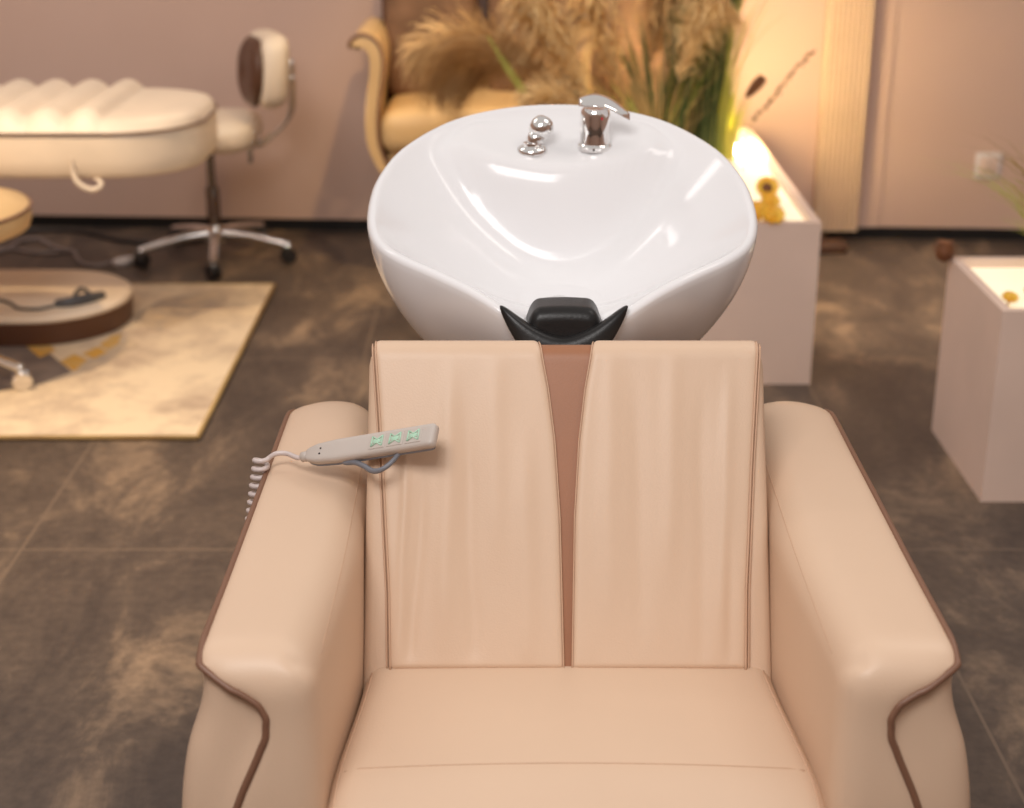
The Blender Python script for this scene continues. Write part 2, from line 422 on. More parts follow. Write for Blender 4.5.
vs, fs = grid(8, 90, lambda i, j: surf((2*i-1)*(wd(min(BL, j*TV))+.012), j*(TV+.05), .0025))
n = len(vs); v2 = [v-BN*.015 for v in vs]
mk('center_insert', vs+v2, fs+[tuple(i+n for i in f)[::-1] for f in fs], m_insert, ch)

# armrests
PIPE = [(.600, .387), (.596, .377), (.589, .360), (.580, .342), (.568, .326), (.554, .3205), (.533, .322), (.507, .3325), (.472, .348), (.44, .36), (.40, .375), (.34, .385), (.2, .39), (.05, .39)]
def pipe_x(z): return interp(z, PIPE[::-1])
def make_arm(s):
    lo = Vector((.252, 1.372, .05)); hi = Vector((.388, 2.135, .622))
    f = None
    def fn(p):
        x, y, z = p
        # corner rounding with different radii: inner-top .045, outer-top .012, front-top .06, back-top .09, verticals .02
        rin = .042; rout = .014
        tx = (x-lo.x)/(hi.x-lo.x)
        rx = rin if tx < .5 else rout
        rf = .05 if (y-lo.y) < .3 else .10
        q = Vector(p)
        cx = min(max(x, lo.x+rin), hi.x-rout); cz = min(z, hi.z-(rx if True else 0))
        cy = min(max(y, lo.y+.03), hi.y-.05)
        # top front/back drop
        X, Y, Z = x, y, z
        # section XZ
        if z > hi.z-rx and (x < lo.x+rin or x > hi.x-rout):
            dx = (x-cx)/rx if rx else 0; dz = (z-(hi.z-rx))/rx; l = sqrt(dx*dx+dz*dz); m = max(abs(dx), abs(dz))
            if l > 1e-6: X = cx+dx*m/l*rx; Z = hi.z-rx+dz*m/l*rx
        # YZ section
        if Z > hi.z-rf:
            if y < lo.y+rf:
                dy = (lo.y+rf-y)/rf; dz = (Z-(hi.z-rf))/rf; l = sqrt(dy*dy+dz*dz); m = max(dy, dz)
                Y = lo.y+rf-dy*m/l*rf; Z = hi.z-rf+dz*m/l*rf
            elif y > hi.y-rf:
                dy = (y-hi.y+rf)/rf; dz = (Z-(hi.z-rf))/rf; l = sqrt(dy*dy+dz*dz); m = max(dy, dz)
                Y = hi.y-rf+dy*m/l*rf; Z = hi.z-rf+dz*m/l*rf
        # XY verticals
        rv = .03 if Y < 1.8 else .055
        ex = lo.x+rv if X < lo.x+rv else (hi.x-rv if X > hi.x-rv else None)
        ey = lo.y+rv if Y < lo.y+rv else (hi.y-rv if Y > hi.y-rv else None)
        if ex is not None and ey is not None:
            dx = (X-ex)/rv; dy = (Y-ey)/rv; l = sqrt(dx*dx+dy*dy); m = max(abs(dx), abs(dy))
            if l > 1e-6: X = ex+dx*m/l*rv; Y = ey+dy*m/l*rv
        # top gently crowned, widening towards the front
        X += .004*sm(1.9, 1.4, Y)*sm(.30, .36, X)
        if Z > .5: Z += (Z-.5)/.12*((.003+.014*sm(1.75, 2.1, Y))*sin(pi*min(1, max(0, (X-.252)/.136))) + .007*sm(1.5, 1.85, Y))
        X += .017*sm(1.7, 1.38, Y)*sm(.36, .27, X)
        # bolster below the piping: swells outwards and sits back a little from the front
        front = Y < 1.47 and p.y < lo.y+.012+1e-6 or (p.y <= lo.y+1e-6)
        outer = (p.x >= hi.x-1e-6)
        below = Z < .598
        if below:
            wv = sin(pi*min(1, max(0, (.60-Z)/.42)))
            k = sm(.30, .388, X)
            X += k*(-.004*sm(.6, .59, Z) + .034*wv**1.1*sm(.60, .50, Z)*sm(1.62, 1.40, Y) - .008*sm(.6, .59, Z)*sm(1.5, 1.7, Y))
        px = pipe_x(Z)
        if Z < .605 and Y < 1.50:
            d = sm(px-.003, px+.009, X-.0)
            Y += .009*d*sm(1.50, 1.40, Y)
        # front face comes slightly forward lower down
        if Y < 1.5: Y -= .012*sm(.58, .42, Z)*sm(1.5, 1.4, Y)
        # seam dent on the inner front corner and soft sag along the side
        Y += .0 
        X += -.003*sin((Z-.1)*6)*sm(.34, .27, X)
        return Vector((CX+s*X, Y, Z))
    return cubegrid(lo, hi, .0055, fn), fn, lo, hi
for s in (-1, 1):
    (vs, fs), fn, lo, hi = make_arm(s)
    vs = relax(vs, fs, 8)
    arm = mk('armrest', vs, fs, m_leather, ch)
    # piping: along the outer top edge, across the front and down
    sn = Snap(vs, fs); P = []
    for y in [2.09, 2.05, 2.0, 1.95, 1.9, 1.85, 1.8, 1.75, 1.7, 1.65, 1.6, 1.55, 1.5, 1.45, 1.42]:
        P.append(sn.near(c(s*(.398+.004*sm(1.9, 1.4, y)), y, .632+.007*sm(1.5, 1.85, y)), .0012))
    P.append(sn.near(c(s*.402, 1.392, .614), .001)); P.append(sn.near(c(s*.394, 1.372, .606), .001))
    Z0 = [.600, .594, .588, .582, .576, .570, .562, .554, .545, .533, .52, .507, .49, .472, .456, .44, .42, .40, .37, .34, .27, .2, .12, .06]
    for z in Z0[2:]: P.append(sn.hit(c(s*(pipe_x(z)-.001), 1.39, z), (0, 1, 0), .0012))
    MB().tube(P, .0040, 8, smooth=4).build('piping', m_pipe, Sub(arm))
    MB().tube([sn.hit(c(s*(.266-.004*sm(2.0, 1.5, y)+.008*sm(1.7, 1.38, y)), y, .62), (0, 0, -1), 0) for y in [2.04-.02*k for k in range(31)]], .0006, 6).build('seam', m_stitch, Sub(arm))

# basin
RIM = [(0, 2.500), (.085, 2.489), (.170, 2.449), (.240, 2.375), (.272, 2.295), (.281, 2.225), (.277, 2.155), (.2595, 2.098), (.227, 2.052), (.177, 2.014), (.130, 1.984), (.088, 1.958), (.046, 1.946), (0, 1.942)]
RZ = [.985, .981, .968, .942, .916, .893, .874, .862, .854, .843, .829, .811, .786, .776]
pts = [Vector((x, y, z)) for (x, y), z in zip(RIM, RZ)]
full = pts + [Vector((-p.x, p.y, p.z)) for p in pts[-2:0:-1]]
NR = 160
def closed_spline(P, n):
    N = len(P); out = []
    for k in range(n):
        t = k/n*N; i = int(t); f = t-i
        out.append(cr(P[(i-1) % N], P[i % N], P[(i+1) % N], P[(i+2) % N], f))
    return out
rim = closed_spline(full, NR)
C0 = Vector((0, 2.19, 0))
def sp(x, k=.004): return k*math.log(1+exp(min(60, x/k)))
def inner_z(x, y, r, zr):
    q = max(0, (r-.22)/.78)
    zf = .752 + .05*abs(y-2.17)
    zb = zf+(zr-zf)*(q**1.45*.8+.2*q)
    edge = 2.335+1.5*x*x
    dz = .918+.30*(y-2.34)+.9*x*x - 3.0*sp(edge-y, .004) - 1.4*sp(abs(x)-.155, .012)
    k = .013
    m = max(zb, dz)
    return m + (k*math.log(exp((zb-m)/k)+exp((dz-m)/k)))*sm(1.0, .9, r)
def ringpt(k, r, dz=0):
    p = rim[k]; q = C0+(Vector((p.x, p.y, 0))-C0)*r
    return q
rings = []
LIP = .0085
# outer bottom -> outer side -> rolled lip -> inner
NO = 26
for j in range(NO):
    t = 1-j/(NO-1)
    ring = []
    for k in range(NR):
        p = rim[k]; zb = .585
        z = p.z-LIP - t*(p.z-LIP-zb)
        d = p.z-z
        s_ = 1-(t**1.9)*.66 - .06*t
        q = Vector((0, 2.20, 0))*(1)+ (Vector((p.x, p.y, 0))-Vector((0, 2.20, 0)))*s_
        # keep the throat clear of the backrest: pull it back with depth
        q.y += .035*t*sm(2.2, 1.95, p.y)
        ring.append(Vector((q.x, q.y, z)))
    rings.append(ring)
for a in (20, 45, 70, 90, 108):
    a = math.radians(a); ring = []
    for k in range(NR):
        p = rim[k]; out = (Vector((p.x, p.y, 0))-C0).normalized()
        ring.append(Vector((p.x, p.y, p.z-LIP)) - out*(LIP*(1-cos(a))) + Vector((0, 0, LIP*sin(a))))
    rings.append(ring)
NI = 60
for j in range(NI+1):
    r = 1-j/NI; ring = []
    for k in range(NR):
        p = rim[k]; out = (Vector((p.x, p.y, 0))-C0).normalized()
        base = Vector((p.x, p.y, 0))-out*(LIP*1.45)
        q = C0+(base-C0)*max(r, .002)
        zz = inner_z(q.x, q.y, r, p.z-LIP*.10)
        ring.append(Vector((q.x, q.y, zz)))
    rings.append(ring)
vs = [Vector((CX+.004, 0, 0))+v for ring in rings for v in ring]; fs = []
for j in range(len(rings)-1):
    for k in range(NR): fs.append((j*NR+k, j*NR+(k+1) % NR, (j+1)*NR+(k+1) % NR, (j+1)*NR+k))
fs.append(tuple(range(NR))[::-1]); fs.append(tuple((len(rings)-1)*NR+k for k in range(NR)))
basin = mk('basin', vs, fs, m_ceramic, ch)
MB().lathe([(.0, .0), (.024, 0), (.026, .003), (.020, .005), (.0, .003)], c(0, 2.17, .753), 24).build('drain', m_chrome, Sub(basin))
autosmooth(MB().lathe([(.14, 0), (.145, .02), (.12, .05), (.10, .30), (.11, .50), (.125, .60)], c(0, 2.27, 0), 40).build('basin_pedestal', m_white, ch))

# mixer tap
def lean(ax, ay): return Matrix.Rotation(ax, 3, 'X') @ Matrix.Rotation(ay, 3, 'Y')
tp = c(.0600, 2.395, .933)
M = lean(.04, .0)
mb = MB().lathe([(.0265, 0), (.0270, .003), (.0270, .007), (.0250, .010), (.0236, .011), (.0232, .013), (.0230, .030), (.0228, .054), (.0218, .060), (.0180, .065), (0, .067)], tp, 40, M)
tap = autosmooth(mb.build('mixer_tap', m_chrome, ch), 28); ts = Sub(tap)
# lever: broad paddle curving to the right and down
def paddle(i, j):
    t = j; L = -.026+.078*t
    wdt = interp(t, [(0, .010), (.12, .018), (.3, .022), (.6, .020), (.85, .016), (1, .006)])
    z = .0720 - .022*t*t + .008*sin(pi*t); a = 2*pi*i
    y = -.004
    return tp + M @ Vector((L, y-.006*t+wdt*cos(a), z+ .0042*sin(a) + .003*(1-cos(a)**2) + .22*wdt*cos(a)))
vs, fs = grid(24, 20, paddle, True)
fs.append(tuple(range(24))[::-1]); fs.append(tuple(19*24+k for k in range(24)))
mk('lever', vs, fs, m_chrome, ts)
m_red = mat('red_dot', (.5, .01, .02), .3)
MB().lathe([(.0022, 0), (.0022, .0012), (0, .0014)], tp+M@Vector((.0095, -.0212, .052)), 12, Matrix.Rotation(pi/2, 3, 'X') @ Matrix.Rotation(-.5, 3, 'Y')).build('temperature_dot', m_red, ts)
# spray hose holder
hp = c(-.037, 2.386, .9285)
mb = MB().lathe([(.0235, 0), (.0245, .004), (.022, .010), (.017, .0125), (.0135, .014), (.0130, .018), (0, .019)], hp, 36, lean(.08, -.04))
hold = autosmooth(mb.build('spray_holder', m_chrome, ch), 50)
Mh = lean(-.25, .50)
mb = MB().lathe([(.009, 0), (.0125, .003), (.0140, .015), (.0130, .018), (.0160, .020), (.0185, .028), (.0182, .038), (.0140, .046), (.008, .050), (0, .051)], hp+Vector((-.001, .002, .010)), 36, Mh)
autosmooth(mb.build('spray_head', m_chrome, Sub(hold)), 50)

# neck rest: crescent and cushion block
def cres(i, j):
    """j along the crescent, i round its section"""
    t = 2*j-1; X = .084*t
    top = .779+.045*abs(t)**1.7; bot = .735+.070*abs(t)**2.2
    top = top+.0*t
    hh = max(.0075, (top-bot)/2)*sqrt(max(.02, 1-abs(t)**8)); zc = (top+bot)/2
    yy = 1.930+.012*t*t; th = .016*sqrt(max(.03, 1-abs(t)**6))
    a = 2*pi*i
    ca = math.copysign(abs(cos(a))**.6, cos(a)); sa = math.copysign(abs(sin(a))**.8, sin(a))
    return c(X*1.0, yy+th*ca*.75 + .25*(zc+hh*sa-.77), zc+hh*sa)
vs, fs = grid(28, 60, cres, True)
fs.append(tuple(range(28))[::-1]); fs.append(tuple(59*28+k for k in range(28)))
nr = mk('neck_rest', vs, fs, m_rubber, ch)
def blk(p):
    x, y, z = p
    k = (z-.74)/.068
    x = x*(1-.20*sm(.4, 1, k))
    y = y-.010*(x/.05)**2*0+ .0
    z = z-.004*(x/.055)**2
    return c(x+.001, y+.18*(z-.77), z)
vs, fs = cushion((-.057, 1.94, .725), (.057, 2.007, .813), (.018, .014, .016), .004, blk)
mk('neck_cushion', vs, fs, m_rubber, Sub(nr))

# ------------------------------------------------------------------ hand remote with coiled cord
ra = G(306, 456, .661); rc = G(436, 435, .722)
rx = (rc-ra).normalized(); rn = Vector((.0, -.62, .78)); rn = (rn-rx*rn.dot(rx)).normalized(); ry = rn.cross(rx)
RL = (rc-ra).length
def rp(a, b, h): return ra+rx*a+ry*b+rn*h
rem = thing('hand_remote', 'slim grey hand remote with green buttons and coiled cord resting on the left armrest', 'remote control', tuple(rp(RL*.4, 0, -.007)))
def remfn(p):
    a, b, h = p
    wdt = interp(a, [(0, .35), (.006, .60), (.02, .85), (.05, 1.0), (RL, 1.0)])
    return rp(a, b*wdt, h*(1 if a > .02 else .75+.25*a/.02))
vs, fs = cushion((0, -.0155, -.0075), (RL, .0155, .0065), (.006, .005, .0035), .0035, remfn)
mk('remote_body', vs, fs, m_remote, rem)
vs, fs = cushion((.004, -.0165, -.0095), (RL-.002, .0165, -.004), (.006, .005, .0025), .0035, lambda p: remfn(p))
mk('remote_back', vs, fs, m_remote_side, rem)
rotm = Matrix((rx, ry, rn)).transposed()
for k in range(3):
    a0 = RL*.585+k*.0268
    bt = MB().box(rp(a0, .000, .0066), (.0238, .020, .0016), .0006, rot=rotm).build('button_pad', m_remote, rem, smooth=False)
    mb = MB()
    for s in (-1, 1):
        mb.tube([rp(a0-.0078, s*.007, .0078), rp(a0, s*.0022, .0078), rp(a0+.0078, s*.007, .0078)], .0010, 6)
        mb.tube([rp(a0+s*.0078, -.007, .0078), rp(a0+s*.0074, .007, .0078)], .0011, 6)
    mb.box(rp(a0, 0, .0077), (.011, .005, .001), .0003, rot=rotm)
    mb.build('button_mark', m_green, Sub(bt))
for a, b in ((.027, .0035), (.027, -.004)):
    MB().lathe([(.0013, 0), (.0013, .0008), (0, .0009)], rp(a, b, .0064), 10, rotm).build('indicator_light', m_dark, rem)
MB().tube([rp(.052, -.010, -.008), rp(.062, -.015, -.006), rp(.078, -.018, -.005), rp(.094, -.026, -.004), rp(.110, -.036, -.002), rp(.124, -.037, -.001), rp(.135, -.028, -.003), rp(.142, -.012, -.007)], [.003, .0036, .0036, .0036, .0036, .0032, .003, .003], 8, smooth=6).build('hanging_hook', m_remote_side, rem)
MB().lathe([(.006, 0), (.0068, .002), (.0066, .009), (.0045, .011)], rp(.003, 0, -.001), 16, Matrix((ry, rn, -rx)).transposed()).build('strain_relief', m_remote, rem)
cp = [rp(-.004, 0, -.001), rp(-.014, 0, -.001), Vector((-.292, 1.842, .650)), Vector((-.308, 1.842, .650)), Vector((-.320, 1.842, .650))]
a0 = Vector((-.321, 1.842, .6475)); a1 = Vector((-.345, 1.830, .50)); ax = (a1-a0).normalized(); e1 = Vector((1, 0, 0)); e1 = (e1-ax*e1.dot(ax)).normalized(); e2 = ax.cross(e1)
coil = []
T = 13
for k in range(T*14+1):
    q = 2*pi*k/14; f = k/(T*14); coil.append(a0+(a1-a0)*f+(e1*cos(q)+e2*sin(q))*.0088)
cp = cp[:2]+[Vector((-.288, 1.838, .654)), Vector((-.302, 1.840, .653)), coil[0]]
mb = MB().tube(cp, .0033, 8, smooth=6)
mb.tube(coil, .0034, 7)
mb.tube([coil[-1], Vector((-.35, 1.83, .40)), Vector((-.35, 1.84, .25)), Vector((-.35, 1.87, .10)), Vector((-.34, 1.95, .004))], .0028, 6, smooth=6)
mb.build('coiled_cord', m_cord, rem)

# ------------------------------------------------------------------ rug
rug_x1, rug_y0, rug_y1 = -.762, 3.49, 4.79
rug = MB().box(((-2.9+rug_x1)/2, (rug_y0+rug_y1)/2, .006), (rug_x1+2.9, rug_y1-rug_y0, .012), .004).build('rug', m_rug, smooth=False, loc=(-1.8, 4.1, 0))
tag(rug, 'beige woven rug with grey and ochre abstract patches under the treatment bed', 'rug')
rs_ = Sub(rug)
def patch(poly, m, z):
    pl = [G(x, y, .012) for x, y in poly]; n = len(pl)
    vs = [Vector((p.x, p.y, .011)) for p in pl]+[Vector((p.x, p.y, z)) for p in pl]
    return mk('rug_patch', vs, [tuple(range(n))[::-1], tuple(range(n, 2*n))]+[(k, (k+1) % n, n+(k+1) % n, n+k) for k in range(n)], m, rs_, smooth=False)
patch([(-60, 320), (30, 345), (48, 352), (72, 372), (40, 384), (-60, 402)], m_rug_grey, .0128)
patch([(26, 346), (44, 342), (56, 350), (40, 358)], m_rug_ochre, .0132)
patch([(60, 362), (74, 354), (88, 360), (74, 371)], m_rug_ochre, .0132)
patch([(82, 354), (98, 347), (108, 352), (94, 359)], m_rug_ochre, .0135)
patch([(84, 362), (104, 352), (128, 338), (140, 344), (116, 360), (90, 372), (76, 372)], m_rug_pale, .0130)
patch([(100, 345), (112, 336), (122, 334), (118, 344), (108, 350)], m_rug_ochre, .0134)
patch([(130, 318), (165, 298), (215, 292), (230, 300), (190, 318), (160, 332)], m_rug_pale, .0129)
mb = MB()
mb.tube([(rug_x1+.001, rug_y0, .008), (rug_x1+.001, rug_y1, .008)], .006, 6); mb.tube([(-2.9, rug_y0, .008), (rug_x1, rug_y0, .008)], .006, 6); mb.tube([(-2.9, rug_y1, .008), (rug_x1, rug_y1, .008)], .006, 6)
mb.build('rug_binding', m_hay, rs_)

# ------------------------------------------------------------------ treatment bed
bed = thing('treatment_bed', 'long cream padded treatment bed with channel stitching and brown piping on an oval base', 'treatment bed', (-1.8, 4.47, .012))
bx1, bx0, by0, by1 = -.865, -2.75, 4.165, 4.775
def stad(xr, xl, y0, y1, r, n=14):
    P = []
    for cx_, cy_, a0_ in ((xr-r, y0+r, -pi/2), (xr-r, y1-r, 0), (xl+r, y1-r, pi/2), (xl+r, y0+r, pi)):
        for k in range(n+1): a = a0_+pi/2*k/n; P.append((cx_+r*cos(a), cy_+r*sin(a)))
    return P
ST = stad(bx1, bx0, by0, by1, .235)
def shell(P, levels, ctr):
    vs = []; n = len(P)
    for s_, z in levels:
        for x, y in P:
            d = Vector((x, y, 0)); nrm = 1
            cx_ = min(max(x, bx0+.3), bx1-.3); cy_ = (by0+by1)/2
            vs.append(Vector((cx_+(x-cx_)*s_, cy_+(y-cy_)*s_, z)))
    fs = []
    for j in range(len(levels)-1):
        for k in range(n): fs.append((j*n+k, j*n+(k+1) % n, (j+1)*n+(k+1) % n, (j+1)*n+k))
    fs.append(tuple(range(n))[::-1]); fs.append(tuple((len(levels)-1)*n+k for k in range(n))); return vs, fs
vs, fs = shell(ST, [(.90, .487), (.96, .492), (.99, .505), (1.0, .54), (1.0, .59), (.99, .612), (.97, .616)], None)
body = mk('bed_body', vs, fs, m_cream, bed)
# padded top: dense grid inside the stadium with channels
NX, NY = 200, 36
def topfn(i, j):
    x = bx0+.004+(bx1-bx0-.008)*i; hw = (by1-by0)/2-.003; r = .232
    dx = max(0, r-(bx1-.004-x), r-(x-bx0-.004)); h = hw-(r-sqrt(max(0, r*r-dx*dx)))
    t = 2*j-1; y = (by0+by1)/2+t*h
    e = min(1, (1-abs(t))*h/.07, (bx1-.004-x)/.06 if x > -1.5 else 1)
    z = .612+.035*sqrt(max(0, 1-(1-e)**2))
    if x < -1.10:
        ph = ((-1.10-x) % .108)/.108
        z += .031*(abs(sin(pi*ph))**.75)*sm(0, .05, (1-abs(t))*h)*sm(-1.09, -1.13, x) - .004
    return Vector((x, y, z))
vs, fs = grid(NX, NY, topfn); mk('mattress_top', vs, fs, m_cream, bed)
MB().tube([(x+.002*(1 if x > bx1-.2 else 0), y+(-.002 if y < 4.3 else .002), .613) for x, y in ST]+[(ST[0][0], ST[0][1]-.002, .613)], .0045, 8).build('piping', m_bedpipe, bed)
MB().prism(stad(-1.65, -2.3, 4.32, 4.62, .1, 6), .45, .49).build('support_frame', m_dark, bed, smooth=False)
autosmooth(MB().box((-1.82, 4.47, .27), (.22, .2, .36), .03).build('column', m_cream, bed))
SB = stad(-1.128, -2.5, 4.155, 4.655, .245, 16)
def base_levels(P, L):
    vs = []; n = len(P); cy_ = 4.405
    for s_, z in L:
        for x, y in P:
            cx_ = min(max(x, -2.25), -1.375); vs.append((cx_+(x-cx_)*s_, cy_+(y-cy_)*s_, z))
    fs = []
    for j in range(len(L)-1):
        for k in range(n): fs.append((j*n+k, j*n+(k+1) % n, (j+1)*n+(k+1) % n, (j+1)*n+k))
    fs.append(tuple(range(n))[::-1]); fs.append(tuple((len(L)-1)*n+k for k in range(n))); return vs, fs
vs, fs = base_levels(SB, [(.96, .012), (.985, .016), (1.0, .06), (1.0, .082)]); pb = autosmooth(mk('pedestal_base', vs, fs, m_dbrown, bed))
vs, fs = base_levels(SB, [(1.0, .081), (1.004, .086), (1.0, .094), (.96, .100), (.9, .101)]); mk('base_cover', vs, fs, m_cream, Sub(pb))
sx = [G(68, 152, .56), G(70, 163, .53)]
MB().tube([(-1.19, 4.158, .55), (-1.187, 4.155, .52), (-1.180, 4.15, .492), (-1.160, 4.15, .472), (-1.138, 4.155, .464), (-1.120, 4.165, .470), (-1.118, 4.17, .482), (-1.135, 4.175, .49)], [.003, .004, .007, .008, .008, .007, .006, .004], 8, smooth=6).build('hanging_strap', m_cream, bed)

# foot control lying on the base cover
fc = thing('foot_control', 'dark grey foot control with loop handle and cable lying on the oval bed base', 'foot control', tuple(G(82, 297, .101)))
mb = MB().tube([G(56, 304, .108), G(72, 302, .112), G(90, 298, .112), G(103, 295, .108)], [.012, .016, .016, .012], 10, smooth=5)
autosmooth(mb.build('control_body', m_greyd, fc))
pz = [G(74, 300, .115), G(76, 293, .125), G(82, 289, .13), G(88, 292, .125), G(91, 297, .115)]
MB().tube(pz, .0065, 8, smooth=5).build('loop_handle', m_greyd, fc)
MB().tube([G(57, 305, .105), G(38, 309, .105), G(18, 308, .105), G(8, 302, .105), G(-20, 296, .105)], .005, 8, smooth=6).build('cable', m_greyd, fc)

# ------------------------------------------------------------------ rolling stools
def caster(mb_w, mb_c, x, y, z0, a, r=.026):
    """wheel pair and a hood"""
    Rz = Matrix.Rotation(a, 3, 'Z')
    for s in (-1, 1):
        mb_w.lathe([(0, -.007), (r*.9, -.007), (r, -.004), (r, .004), (r*.9, .007), (0, .007)], Vector((x, y, z0+r))+Rz@Vector((0, s*.011, 0)), 20, Rz @ Matrix.Rotation(pi/2, 3, 'X'))
    mb_c.tube([Vector((x, y, z0+r)), Vector((x, y, z0+r+.028))], .006, 8)
def star_base(fr, x, y, z0, rad, ang0, hubz, nl=5, mc=None):
    base = thing_part = MB()
    base.lathe([(.030, hubz-.03), (.034, hubz-.02), (.034, hubz+.02), (.024, hubz+.035)], (x, y, 0), 24)
    for k in range(nl):
        a = ang0+2*pi*k/nl; d = Vector((cos(a), sin(a), 0))
        base.tube([Vector((x, y, hubz+.005))+d*.02, Vector((x, y, hubz))+d*rad*.45, Vector((x, y, z0+.062))+d*rad*.95, Vector((x, y, z0+.058))+d*rad], [.019, .016, .013, .011], 10, smooth=4)
    o = autosmooth(base.build('star_base', m_chrome, fr))
    for k in range(nl):
        a = ang0+2*pi*k/nl; wv = MB(); cv = MB(); caster(wv, cv, x+cos(a)*rad, y+sin(a)*rad, z0, a+.6)
        w_ = autosmooth(wv.build('caster', mc or m_dark, fr)); cv.build('caster_stem', m_chrome, Sub(w_))
    return o
SX, SY = -1.005, 5.13
st = thing('rolling_stool', 'cream rolling stool with dark brown backrest pad behind the end of the treatment bed', 'stool', (SX, SY, 0))
star_base(st, SX, SY, 0, .255, math.radians(-82), .085)
autosmooth(MB().lathe([(.023, .11), (.023, .245), (.019, .25), (.014, .252), (.014, .385)], (SX, SY, 0), 20).build('gas_lift', m_dchrome, st))
vs, fs = cushion((SX-.17, SY-.19, .385), (SX+.165, SY+.19, .492), (.09, .09, .035), .02)
mk('seat', vs, fs, m_cream, st)
# backrest: curved cream shell, dark pad on its inner face
bxw = -.85
def bpanel(p):
    x, y, z = p
    xx = x+.35*(y-SY)**2*(-2.0)
    return Vector((xx+.10*(z-.64), y, z))
Rb = Matrix.Rotation(math.radians(22), 4, 'Z'); Cb = Vector((-.845, 5.13, .64))
def rotb(p): return Cb + Vector((.045, 0, 0)) + (Rb @ (p-Cb))
def bshell(p):
    q = Vector(p); dz = (q.z-.64)/.13
    q.y = SY+(q.y-SY)*(1-.22*abs(dz)**2)
    return rotb(bpanel(q))
vs, fs = cushion((-.885, SY-.145, .525), (-.79, SY+.145, .757), (.035, .05, .045), .012, bshell)
mk('backrest', vs, fs, m_cream, st)
vs, fs = cushion((-.915, SY-.140, .525), (-.86, SY+.13, .745), (.03, .09, .09), .012, bshell)
mk('backrest_pad', vs, fs, m_dbrown, st)
mb = MB()
for dy in (-.03, .03):
    mb.tube([Vector((-.90, SY+dy, .40)), Vector((-.84, SY+dy, .395)), Vector((-.80, SY+dy*1.2, .42)), Vector((-.728, SY+dy*1.2, .50)), Vector((-.720, SY+dy, .66))], .008, 8, smooth=5)
mb.tube([Vector((-.855, SY-.09, .47)), Vector((-.855, SY-.09, .35))], [.010, .008], 8)
mb.tube([Vector((-.855, SY-.09, .40)), Vector((-.87, SY, .40))], .007, 8)
mb.build('back_bracket', m_chrome, st)
for z in (.62, .67):
    MB().lathe([(.011, 0), (.013, .004), (.010, .012), (0, .014)], (-.715, SY-.06, z), 16, Matrix.Rotation(pi/2, 3, 'Y')@Matrix.Rotation(.5, 3, 'X')).build('knob', m_chrome, st)

# low stool at the left edge
S2 = Vector((-1.505, 3.87, .012))
s2 = thing('work_stool', 'low round beige stool with piped seat, cut off by the left edge', 'stool', tuple(S2))
star_base(s2, S2.x, S2.y, .012, .235, math.radians(-14), .105, 4, m_chrome)
autosmooth(MB().lathe([(.023, .11), (.023, .24), (.014, .25), (.014, .40)], (S2.x, S2.y, 0), 20).build('gas_lift', m_chrome, s2))
autosmooth(MB().lathe([(.02, .415), (.24, .415), (.265, .425), (.272, .445), (.272, .472), (.265, .484), (.20, .500), (.08, .507), (0, .508)], (S2.x, S2.y, 0), 48).build('seat', m_tan, s2), 70)
MB().tube([(S2.x+.271*cos(a), S2.y+.271*sin(a), .476) for a in [2*pi*k/48 for k in range(49)]], .005, 8).build('piping', m_pipe, s2)

# cords on the floor
def cordline(name, P, r, m, label, extra=None):
    pts_ = [G(x, y, r)+Vector((0, 0, z)) for x, y, z in P]
    base = Vector((pts_[len(pts_)//2].x, pts_[len(pts_)//2].y, 0))
    if extra:
        t = thing(name, label, 'cord', tuple(base)); MB().tube(pts_, r, 8, smooth=6).build('cable', m, t)
        extra(t); return t
    return tag(MB().tube(pts_, r, 8, smooth=6).build(name, m, loc=tuple(base)), label, 'cord')
def plug(t):
    a = G(113, 263, .014); b = G(134, 260, .014)
    MB().tube([a, a.lerp(b, .2), a.lerp(b, .4), b], [.007, .014, .016, .015], 12).build('plug', m_white, t)
m_gcord = mat('grey_cord', s2l(140, 128, 124), .4)
cordline('power_cord', [(-40, 262, 0), (5, 250, 0), (20, 241, 0), (38, 239, 0), (52, 246, 0), (64, 250, 0), (74, 252, 0), (80, 262, 0), (96, 266, 0), (115, 263, .006)], .007, m_gcord, 'grey power cord with white plug lying on the floor behind the bed base', plug)
cordline('floor_cable', [(-40, 252, 0), (10, 249, 0), (35, 253, 0), (60, 252, 0)], .006, m_gcord, 'short grey cable crossing the floor at the left edge')
cordline('black_cable', [(-30, 234, 0), (40, 230, 0), (85, 232, 0), (120, 240, 0), (170, 243, 0), (230, 237, 0)], .008, m_dark, 'black cable running along the floor near the back wall')

